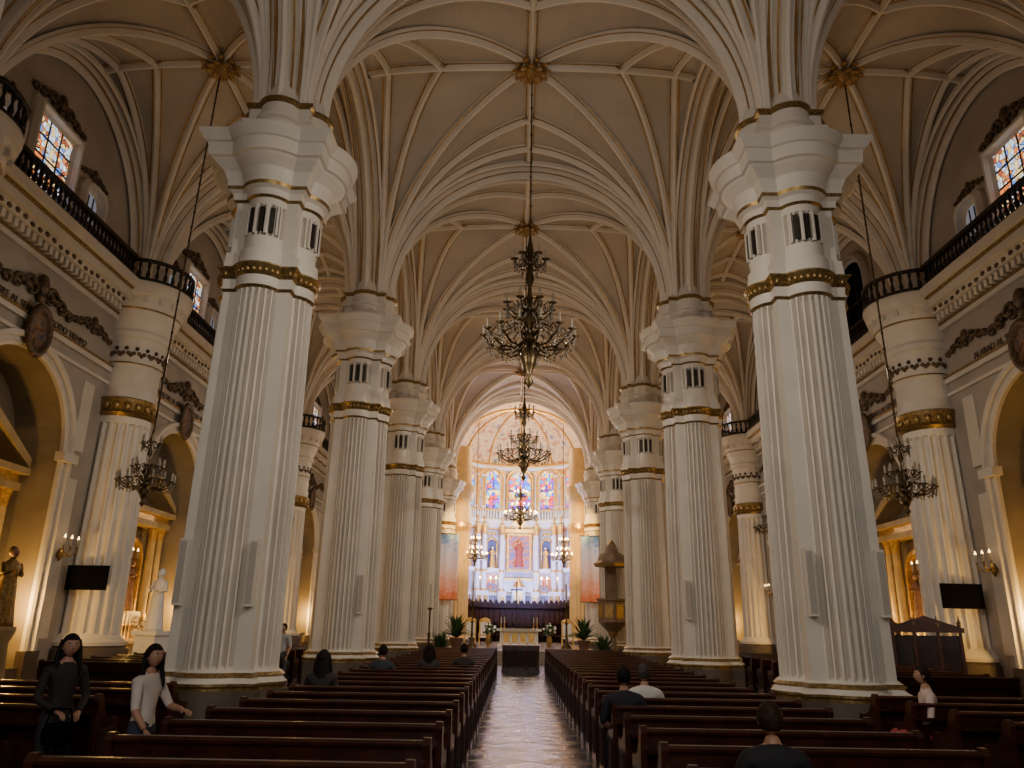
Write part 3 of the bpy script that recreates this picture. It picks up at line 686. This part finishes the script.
# ------------------------------------------------------------------ pews
def pew(L):
    mb = MB()
    E = [(-.07, 0), (.47, 0), (.47, .08), (.4, .2), (.41, .38), (.46, .5), (.49, .6), (.45, .66), (.32, .66), (.16, .70), (.08, .8), (.05, .9), (.0, .95), (-.06, .95), (-.1, .9), (-.07, .8), (-.05, .4)]
    n = len(E)
    for x0 in (0, L-.06):
        mb.add([(x0, y, z) for y, z in E]+[(x0+.06, y, z) for y, z in E], [tuple(range(n))[::-1], tuple(range(n, 2*n))]+[(i, (i+1) % n, n+(i+1) % n, n+i) for i in range(n)], 0)
        xs = -.012 if x0 == 0 else L+.0
        mb.box(xs, xs+.012, .02, .36, .12, .56, 1)
    def slab(pts):
        k = len(pts); mb.add([(.05, y, z) for y, z in pts]+[(L-.05, y, z) for y, z in pts], [tuple(range(k))[::-1], tuple(range(k, 2*k))]+[(i, (i+1) % k, k+(i+1) % k, k+i) for i in range(k)], 0)
    slab([(.04, .42), (.44, .44), (.46, .47), (.05, .46)])
    slab([(.04, .1), (.07, .1), (.07, .46), (-.02, .9), (-.05, .9), (.03, .46)])
    slab([(-.08, .885), (.02, .885), (.03, .91), (.0, .93), (-.06, .93), (-.09, .91)])
    slab([(-.2, .74), (-.03, .74), (-.03, .76), (-.21, .77)])
    slab([(-.34, .14), (-.16, .14), (-.16, .19), (-.34, .19)])
    for x in (L*.33, L*.66): mb.box(x-.03, x+.03, .05, .42, 0, .43, 0); mb.box(x-.03, x+.03, -.03, .04, .46, .88, 0); mb.box(x-.03, x+.03, -.3, .05, .08, .14, 0)
    return mb.mesh('church_pew', [WOD, WD2])
p1 = pew(2.5); p2 = pew(3.6); p3 = pew(3.0)
ROWS = [5.45+k for k in range(25)]
for y in ROWS:
    inst(p1, 'church_pew', (.88, y, 0)); inst(p1, 'church_pew', (-3.38, y, 0))
    if y < 12: inst(p2, 'church_pew', (4.75, y, 0)); inst(p2, 'church_pew', (-8.6, y, 0))
    if 15.6 < y < 30: inst(p3, 'church_pew', (6.9, y, 0)); inst(p3, 'church_pew', (-9.9, y, 0))

mb = MB()
mb.box(-1.1, 1.1, -.5, .5, 0, .12); mb.box(-1.0, 1.0, -.05, .45, .12, 2.1); mb.box(-.36, .36, -.45, 0, .12, 1.0)
for x in (-1.02, -.36, .36, 1.02): mb.box(x-.05, x+.05, -.45, .45, .12, 2.2); mb.lathe([(.05, 2.35), (.08, 2.5), (.03, 2.6), (.01, 2.75)], 8, (x, -.4, 0))
mb.box(-1.15, 1.15, -.5, .5, 2.2, 2.36)
for x in (-.69, .69): mb.box(x-.22, x+.22, -.07, -.05, 1.2, 1.7, 1)
mb.add([(-1.1, -.45, 2.36), (1.1, -.45, 2.36), (0, -.45, 2.75), (-1.1, .4, 2.36), (1.1, .4, 2.36), (0, .4, 2.75)], [(0, 1, 2), (3, 5, 4), (0, 2, 5, 3), (1, 4, 5, 2)])
cf = mb.mesh('confessional', [WOD, DRK])
inst(cf, 'confessional', (11.1, 22.1, 0), -.5, .8); inst(cf, 'confessional', (11.6, 26.3, 0), -pi/2, .85)

mb = MB(); mb.box(-.62, .62, -.06, 0, -.34, .34, 0); mb.box(-.59, .59, -.065, -.055, -.31, .31, 0); mb.box(-.06, .06, 0, .3, -.08, .08, 0)
tv = mb.mesh('television_screen', [BLK])
inst(tv, 'television_screen', (-WX+.75, 22.3, 2.85), -.1); inst(tv, 'television_screen', (WX-.85, 22.3, 2.75), .1)

mb = MB(); mb.lathe([(.02, -.2), (.09, -.05), (.03, .1)], 8, (0, .1, 0))
for f in (-1, 0, 1):
    mb.tube([(0, .1, 0), (f*.15, .25, -.08), (f*.28, .32, .05), (f*.28, .32, .12)], .02, 6, 0); mb.lathe([(.06, .12, 0), (.02, .14, 1), (.02, .3, 1), (.03, .32, 2), (.005, .4, 2)], 8, (f*.28, .32, 0))
sc = mb.mesh('wall_sconce', [GLD, WAX, mat('sconce_bulb', (1, .8, .5), .4, emis=(1, .62, .25), es=8)])
for k in range(1, 5):
    yc = (LINES[k]+LINES[k+1])/2
    for side in (-1, 1):
        for d in (-2.95, 2.95): inst(sc, 'wall_sconce', (side*(WX-.05), yc+d, 3.5), RZ(side), 1.2)

# ------------------------------------------------------------------ chandeliers
def chandelier(R, H, lit, T=None):
    mb = MB()
    mb.lathe([(.01, 0), (.1*R, .04*H), (.04*R, .08*H), (.13*R, .14*H), (.19*R, .2*H), (.1*R, .26*H), (.06*R, .36*H), (.14*R, .44*H), (.06*R, .52*H), (.04*R, .65*H), (.1*R, .7*H), (.035*R, .8*H), (.08*R, .9*H), (.02*R, H)], 12)
    def drop(x, y, zz, s, n=4): mb.lathe([(.002, zz-s*1.2, 3), (s*.75, zz, 3), (.002, zz+s*.8, 3)], n, (x, y, 0), sm=False)
    def tier(n, r, z, dz, off=0):
        for i in range(n):
            a = 2*pi*(i+off)/n; ca, sa = cos(a), sin(a)
            P = [(.1*R, z), (.35*r, z-dz*.6), (.65*r, z-dz*.6), (.9*r, z-dz*.1), (r, z+dz*.25)]
            mb.tube([(p*ca, p*sa, q) for p, q in P], .018*R+.006, 5)
            P = [(.1*R, z+dz*.3), (.3*r, z+dz*.95), (.55*r, z+dz*.6), (.45*r, z+dz*.2)]
            mb.tube([(p*ca, p*sa, q) for p, q in P], .014*R+.005, 5)
            P = [(.95*r, z-dz*.05), (.8*r, z+dz*.5), (.62*r, z+dz*.2), (.72*r, z-dz*.1)]
            mb.tube([(p*ca, p*sa, q) for p, q in P], .011*R+.005, 5)
            mb.lathe([(.02, z+dz*.2), (.08*R+.02, z+dz*.32), (.04*R, z+dz*.35)], 8, (r*ca, r*sa, 0))
            L = .14*R; c0 = z+dz*.34
            mb.lathe([(.026, c0, 1), (.026, c0+L, 1), (.03, c0+L+.02, 2), (.038, c0+L+.05, 2), (.004, c0+L+.13, 2)], 6, (r*ca, r*sa, 0))
            for q in range(4): drop(r*ca*(1-.02*q), r*sa*(1-.02*q), z+dz*.15-q*.085*R, .036*R+.01)
            a2 = 2*pi*(i+off+1)/n
            for q in range(1, 6):
                t = q/6; drop(r*(ca*(1-t)+cos(a2)*t), r*(sa*(1-t)+sin(a2)*t), z+dz*.2-sin(pi*t)*.22*R, .027*R+.007)
            for q in (2, 4):
                rr = r*q/5; drop(rr*ca, rr*sa, z-dz*.75-.1*R*(q % 2), .03*R+.01)
    T = T or ((14, 1, .3, .10), (8, .55, .5, .07), (6, .36, .82, .06))
    for j, (n, r, z, dz) in enumerate(T): tier(n, r*R, z*H, dz*H, .5*j)
    for i in range(10):
        a = 2*pi*i/10
        for q in range(9):
            t = q/9; r = .15*R*(1-t)+.95*R*t; zz = .52*H-.2*H*t**.5
            drop(r*cos(a), r*sin(a), zz, .022*R+.006)
    return mb.mesh('chandelier', [BRS, WAX, BLB if lit else WAX, CRY])
def hang(R, H, loc, top, lit=False, tx=None):
    me = chandelier(R, H, lit); x, y, z = loc; tx = x if tx is None else tx
    o = inst(me, 'chandelier', loc)
    mb = MB()
    mb.tube([(0, 0, H), (tx-x, 0, top-z)], .022, 6, 0)
    m = int((top-z-H)/.45)
    for k in range(m):
        t = k/m; mb.sphere(((tx-x)*t, 0, H+(top-z-H)*t), (.035, .035, .07), 6, 5, 0)
    c = mb.obj('chain', [BRS]); c.parent = o
hang(1.2, 4.4, (.02, 18.75, 7.6), 17.1)
hang(.98, 3.2, (0, 28.25, 6.9), 17.1)
hang(1.0, 2.6, (0, 47.2, 7.3), 17.1, True)
hang(.66, 1.9, (-9.5, 18.75, 4.4), 17.1, False, -9.25)
hang(.7, 2.0, (9.35, 18.75, 4.5), 17.1, False, 9.25)
hang(.72, 2.0, (-9.25, 28.25, 4.7), 17.1, False); hang(.72, 2.0, (9.25, 28.25, 4.7), 17.1, False)
hang(.85, 2.1, (-3.1, 54.3, 5.6), 16.0, True); hang(.85, 2.1, (3.1, 54.3, 5.6), 16.0, True)

# ------------------------------------------------------------------ people
def skinned(verts, edges, radii, roots):
    me = bpy.data.meshes.new('tmp'); me.from_pydata(verts, edges, []); ob = bpy.data.objects.new('tmp', me); COL.objects.link(ob)
    C.view_layer.objects.active = ob
    sk = ob.modifiers.new('s', 'SKIN'); sk.use_smooth_shade = True
    d = me.skin_vertices[0].data
    for i, r in enumerate(radii):
        d[i].radius = r if isinstance(r, tuple) else (r, r); d[i].use_root = i in roots
    ss = ob.modifiers.new('u', 'SUBSURF'); ss.levels = 2; ss.render_levels = 2
    dg = C.evaluated_depsgraph_get(); dg.update(); e = ob.evaluated_get(dg); m = e.to_mesh()
    vs = [tuple(v.co) for v in m.vertices]; fs = [tuple(p.vertices) for p in m.polygons]; e.to_mesh_clear()
    bpy.data.objects.remove(ob); return vs, fs
def segdist(p, a, b):
    ab = b-a; t = max(0, min(1, (p-a).dot(ab)/max(ab.length_squared, 1e-9))); return (p-(a+ab*t)).length
def person(name, loc, rz, sit, shirt, pants, hairc, longhair=False, sleeves='short', arms=None, sc=1, female=False, headturn=0):
    J = {}
    if sit:
        J = dict(pel=(0, 0, .56), wa=(0, -.01, .70), ch=(0, 0, .88), up=(0, 0, 1.0), nk=(0, .0, 1.09), nk2=(0, .015, 1.16))
        for s, f in (('l', -1), ('r', 1)):
            J.update({'hip'+s: (f*.09, .05, .54), 'kn'+s: (f*.13, .44, .53), 'an'+s: (f*.13, .42, .1), 'to'+s: (f*.14, .54, .045),
                      'sh'+s: (f*(.165 if female else .2), 0, 1.0), 'el'+s: (f*.26, .04, .74), 'wr'+s: (f*.12, .24, .64)})
    else:
        J = dict(pel=(0, 0, .95), wa=(0, .0, 1.08), ch=(0, 0, 1.26), up=(0, 0, 1.38), nk=(0, 0, 1.46), nk2=(0, .015, 1.53))
        for s, f in (('l', -1), ('r', 1)):
            J.update({'hip'+s: (f*.09, 0, .9), 'kn'+s: (f*.1, .03*f, .5), 'an'+s: (f*.11, -.03*f, .09), 'to'+s: (f*.12, .12-.03*f, .045),
                      'sh'+s: (f*(.165 if female else .2), 0, 1.38), 'el'+s: (f*.25, -.01, 1.12), 'wr'+s: (f*.24, .1, .88)})
    if arms: J.update(arms)
    w = .9 if female else 1
    R = dict(pel=(.15, .12), wa=(.125*w, .1), ch=(.16*w, .115), up=(.13*w, .1), nk=.06, nk2=.052)
    for s in 'lr': R.update({'hip'+s: .105, 'kn'+s: .062, 'an'+s: .042, 'to'+s: .036, 'sh'+s: .07*w, 'el'+s: .047*w, 'wr'+s: .028})
    keys = list(J); idx = {k: i for i, k in enumerate(keys)}
    E = [('pel', 'wa', 's'), ('wa', 'ch', 's'), ('ch', 'up', 's'), ('up', 'nk', 's'), ('nk', 'nk2', 'k')]
    for s in 'lr':
        E += [('pel', 'hip'+s, 'p'), ('hip'+s, 'kn'+s, 'p'), ('kn'+s, 'an'+s, 'p'), ('an'+s, 'to'+s, 'f'), ('up', 'sh'+s, 's'), ('sh'+s, 'el'+s, 's'), ('el'+s, 'wr'+s, 's' if sleeves == 'long' else 'k')]
    vs, fs = skinned([J[k] for k in keys], [(idx[a], idx[b]) for a, b, _ in E], [R[k] for k in keys], {idx['pel']})
    mb = MB(); MI = {'s': 0, 'p': 1, 'k': 2, 'f': 3}
    SG = [(Vector(J[a]), Vector(J[b]), l) for a, b, l in E]
    mi = []
    for f in fs:
        c = sum((Vector(vs[i]) for i in f), Vector())/len(f)
        l = min(SG, key=lambda q: segdist(c, q[0], q[1]))[2]; mi.append(MI[l])
    mb.add(vs, fs, mi, True)
    for s, f in (('l', -1), ('r', 1)):
        W = Vector(J['wr'+s]); D = (W-Vector(J['el'+s])).normalized()
        up = Vector((0, 0, 1)) if abs(D.z) < .8 else Vector((0, 1, 0))
        S = D.cross(up).normalized()*f; Nn = S.cross(D).normalized()
        if Nn.z > 0: Nn = -Nn
        V = [tuple(W-D*.01), tuple(W+D*.04), tuple(W+D*.085)]; Ed = [(0, 1), (1, 2)]; Rr = [(.024, .024), (.036, .017), (.038, .014)]
        hv, hf = skinned(V, Ed, Rr, {0}); mb.add(hv, hf, 2, True)
        V = []; Ed = []; Rr = []; roots = set()
        for q, (o, l) in enumerate(((-.027, .06), (-.009, .075), (.009, .072), (.027, .055))):
            b = len(V); roots.add(b); b0 = W+D*.075+S*o
            for t, cdown in ((0, 0), (.4, .1), (.72, .3), (1, .55)):
                V.append(tuple(b0+D*l*t*(1-.2*t)+Nn*l*cdown)); Rr.append(.0085-.0015*t)
            Ed += [(b, b+1), (b+1, b+2), (b+2, b+3)]
        b = len(V); roots.add(b); b0 = W+D*.03-S*.02
        for o, t, cd in ((0, 0, 0), (.028, .02, .006), (.042, .045, .015)): V.append(tuple(b0-S*o+D*t+Nn*cd)); Rr.append(.0095)
        Ed += [(b, b+1), (b+1, b+2)]
        hv, hf = skinned(V, Ed, Rr, roots); mb.add(hv, hf, 2, True)
    hz = J['nk2'][2]+.09
    H = Matrix.Translation((J['nk2'][0], J['nk2'][1]+.01, hz)) @ Matrix.Rotation(headturn, 4, 'Z'); mb.M = H
    def hp(a, b, k=1):
        x, y, z = cos(b)*cos(a), cos(b)*sin(a), sin(b)
        X, Y, Z = x*.08*k, y*.094*k, z*.108*k
        if z < 0: X *= 1-.3*(-z)**1.4; Y = Y*(1-.12*(-z))+(.012*(-z))
        return (X, Y, Z)
    rings = [[hp(2*pi*i/20, -pi/2+pi*j/14*(.98)+.02) for i in range(20)] for j in range(15)]
    mb.loft(rings, 2, cap=True, sm=True)
    mb.loft([[(-.013, .085, -.035), (0, .112, -.035), (.013, .085, -.035), (0, .08, -.04)], [(-.008, .088, .01), (0, .097, .012), (.008, .088, .01), (0, .085, .01)]], 2, cap=True, sm=True)
    for f in (-1, 1):
        mb.sphere((f*.03, .085, .008), (.013, .008, .006), 8, 6, 5); mb.sphere((f*.03, .09, .008), (.007, .005, .006), 6, 5, 4)
        mb.sphere((f*.031, .086, .028), (.02, .008, .004), 8, 5, 4); mb.sphere((f*.08, .0, -.005), (.009, .022, .032), 8, 6, 2)
    mb.sphere((0, .083, -.058), (.024, .009, .007), 8, 5, 6)
    hr = []; F = []
    NU, NV = 32, 22
    for j in range(NV+1):
        b = -.75+(pi/2+.75)*j/NV
        for i in range(NU):
            a = 2*pi*i/NU; front = sin(a)
            low = -.62 if front < .0 else (.5 if front > .6 else -.62+front/.6*1.12)
            bb = max(b, low); k = (1.12 if front < .5 else 1.09)+.02*sin(7*a+3*bb)*sin(5*bb*2)+.012*random.random(); p = hp(a, min(bb, 1.55), k); hr.append((p[0], p[1]-.005, p[2]+.003))
    for j in range(NV):
        for i in range(NU): F.append((j*NU+i, j*NU+(i+1) % NU, (j+1)*NU+(i+1) % NU, (j+1)*NU+i))
    mb.add(hr, F, 4, True)
    if longhair:
        rr = []
        for z, wx, wy, oy in ((.08, .05, .04, -.03), (.03, .088, .055, -.045), (-.06, .10, .055, -.048), (-.16, .11, .045, -.055), (-.25, .1, .035, -.075), (-.33, .07, .022, -.085), (-.37, .02, .012, -.085)):
            rr.append([(wx*(1+.05*cos(5*t*2*pi/20))*cos(2*pi*t/20), oy+wy*sin(2*pi*t/20), z) for t in range(20)])
        mb.loft(rr, 4, cap=True, sm=True)
        for f in (-1, 1): mb.tube([(f*.078, -.015, .06), (f*.1, -.01, -.04), (f*.11, 0, -.14), (f*.115, .04, -.24), (f*.1, .07, -.3)], [.02, .022, .026, .022, .008], 8, 4)
    mb.M = Matrix()
    o = mb.obj(name, [mat('shirt', shirt, .8, var=.1), mat('trousers', pants, .8, var=.15), SKN, mat('shoes', (.03, .02, .02), .4), mat('hair', hairc, .7, var=.5, scale=30, spec=.2), MRB, mat('lips', (.3, .09, .07), .5)], loc, rz)
    o.scale = (sc, sc, sc)
    return o
BH = (.009, .006, .005)
person('standing_woman', (-3.62, 7.5, 0), radians(-100), False, (.62, .54, .5), (.03, .035, .06), BH, True, 'short', sc=.9, female=True, headturn=-.35,
       arms={'ell': (-.25, .12, 1.12), 'wrl': (-.15, .34, 1.1), 'elr': (.24, .06, 1.12), 'wrr': (.24, .2, .95)})
person('standing_woman', (-4.6, 7.85, 0), radians(-130), False, (.015, .012, .012), (.02, .02, .025), BH, True, 'long', sc=.94, female=True, headturn=-.1,
       arms={'elr': (.24, .04, 1.12), 'wrr': (.12, .24, 1.02), 'ell': (-.24, .02, 1.12), 'wrl': (-.1, .24, 1.0)})
mb = MB(); mb.lathe([(.01, 0), (.12, .0), (.14, .08), (.12, .18), (.01, .19)], 14, sx=1, sy=.45); mb.tube([(-.11, 0, .17), (-.08, 0, .3), (.08, 0, .3), (.11, 0, .17)], .012, 6)
mb.obj('handbag', [BLK], (-4.42, 7.58, .68), .3)
person('seated_man', (1.5, 5.62, 0), 0, True, (.012, .012, .015), (.03, .03, .05), (.03, .016, .009), sc=.965)
person('seated_man', (1.05, 9.62, 0), 0, True, (.02, .02, .025), (.03, .03, .05), BH, sc=.98)
person('seated_man', (1.45, 10.62, 0), 0, True, (.6, .56, .52), (.03, .03, .05), (.05, .04, .035), sc=.97)
person('seated_woman', (-3.0, 11.62, 0), 0, True, (.02, .015, .015), (.03, .03, .05), BH, True, female=True, sc=1.02)
person('seated_man', (-2.8, 15.62, 0), 0, True, (.03, .035, .05), (.03, .03, .05), BH)
person('seated_woman', (-2.0, 16.62, 0), 0, True, (.04, .03, .03), (.03, .03, .05), BH, True, female=True)
person('seated_man', (-1.35, 17.62, 0), 0, True, (.04, .03, .03), (.03, .03, .05), BH)
person('seated_woman', (5.1, 10.62, 0), radians(75), True, (.6, .46, .42), (.3, .04, .04), (.02, .01, .008), False, 'long', female=True)
person('standing_man', (-6.6, 22.0, 0), radians(160), False, (.4, .42, .45), (.06, .06, .08), BH, sc=.98)

# ------------------------------------------------------------------ lights
def light(kind, name, loc, power, col, target=None, size=.3, angle=90, blend=.6, sx=None, sy=None):
    l = bpy.data.lights.new(name, kind); l.energy = power; l.color = col
    if kind == 'AREA': l.shape = 'RECTANGLE'; l.size = sx; l.size_y = sy
    else: l.shadow_soft_size = size
    if kind == 'SPOT': l.spot_size = radians(angle); l.spot_blend = blend
    o = bpy.data.objects.new(name, l); COL.objects.link(o); o.location = loc
    if target: o.rotation_euler = (Vector(target)-Vector(loc)).to_track_quat('-Z', 'Y').to_euler()
    return o
light('AREA', 'entrance_daylight', (0, -4.5, 7.5), 520, (1, .93, .85), (0, 20, 7), sx=4, sy=8)
mb = MB(); mb.box(-.1, .1, -.12, .12, -.08, .08); mb.lathe([(.07, .08), (.1, .2), (.08, .2)], 10); fx = mb.mesh('floodlight', [BLK])
for k, y in enumerate(LINES[:-1]):
    g = (1.55, 1.0, .95, 1.0, 1.0)[k]
    for sg in (-1, 1):
        p = (sg*(NX-.2), y+1.35, 8.75)
        o = inst(fx, 'floodlight', (sg*(NX-.2), y+1.2, 8.6)); o.rotation_euler = (-2.0, 0, 0)
        light('SPOT', 'pier_floodlight', p, 80*g, (1, .90, .77), (sg*(NX-.3), y+9.5, 3.4), .06, 80, .8)
        light('SPOT', 'cross_floodlight', p, 960*g, (1, .90, .77), (-sg*(NX), y+9.6, 4.2), .05, 66, .8)
    yc = y+4.75
    light('POINT', 'nave_fill', (0, yc+1.8, 9.4), 150, (1, .87, .72), size=.15)  # added fill to brighten the nave vault, no fixture behind it
for k in range(1, 5):
    yc = (LINES[k]+LINES[k+1])/2
    for side in (-1, 1):
        light('POINT', 'altar_lamp', (side*(WX-.1), yc-1.7, 2.1), 165, (1, .56, .13), size=.12)
        light('POINT', 'altar_lamp', (side*(WX-.1), yc+1.7, 2.1), 165, (1, .56, .13), size=.12)
        light('POINT', 'aisle_fill', (side*AX, yc+1, 8.2), 52, (1, .87, .72), size=.2)  # added neutral fill for the aisle and its vault, not a fixture
light('AREA', 'sanctuary_blue_light', (0, 55.2, 4.4), 1000, (.30, .38, 1), (0, 59.5, 8.5), sx=5, sy=.5)
light('POINT', 'sanctuary_lamp', (0, 56.0, 9.8), 700, (1, .9, .76), size=.3)
light('POINT', 'dome_lamp', (0, 55.0, 14.2), 700, (1, .72, .38), size=.3)
for sg in (-1, 1):
    light('SPOT', 'chancel_spot', (sg*2.9, 48.5, 8.8), 2200, (1, .56, .12), (sg*4.2, 54, 7.5), .15, 60)
    light('SPOT', 'banner_spot', (sg*2.9, 45, 8.8), 600, (1, .93, .85), (sg*4.6, 51, 5.5), .15, 35)
light('SPOT', 'altar_spot', (0, 43, 11), 1300, (1, .88, .7), (0, 47, 1), .2, 40)
w = bpy.data.worlds.new('world'); C.scene.world = w; w.use_nodes = True
w.node_tree.nodes['Background'].inputs[0].default_value = (1, .9, .78, 1); w.node_tree.nodes['Background'].inputs[1].default_value = .08

# ------------------------------------------------------------------ camera
cd = bpy.data.cameras.new('camera'); cam = bpy.data.objects.new('camera', cd); COL.objects.link(cam)
cd.sensor_width = 36; cd.lens = 760*36/1024; cd.clip_end = 300
M = Matrix.Rotation(radians(.5), 4, 'Z') @ Matrix.Rotation(radians(90+17.5), 4, 'X') @ Matrix.Rotation(radians(1.0), 4, 'Z')
cam.matrix_world = Matrix.Translation((-.25, 0, 1.8)) @ M
C.scene.camera = cam
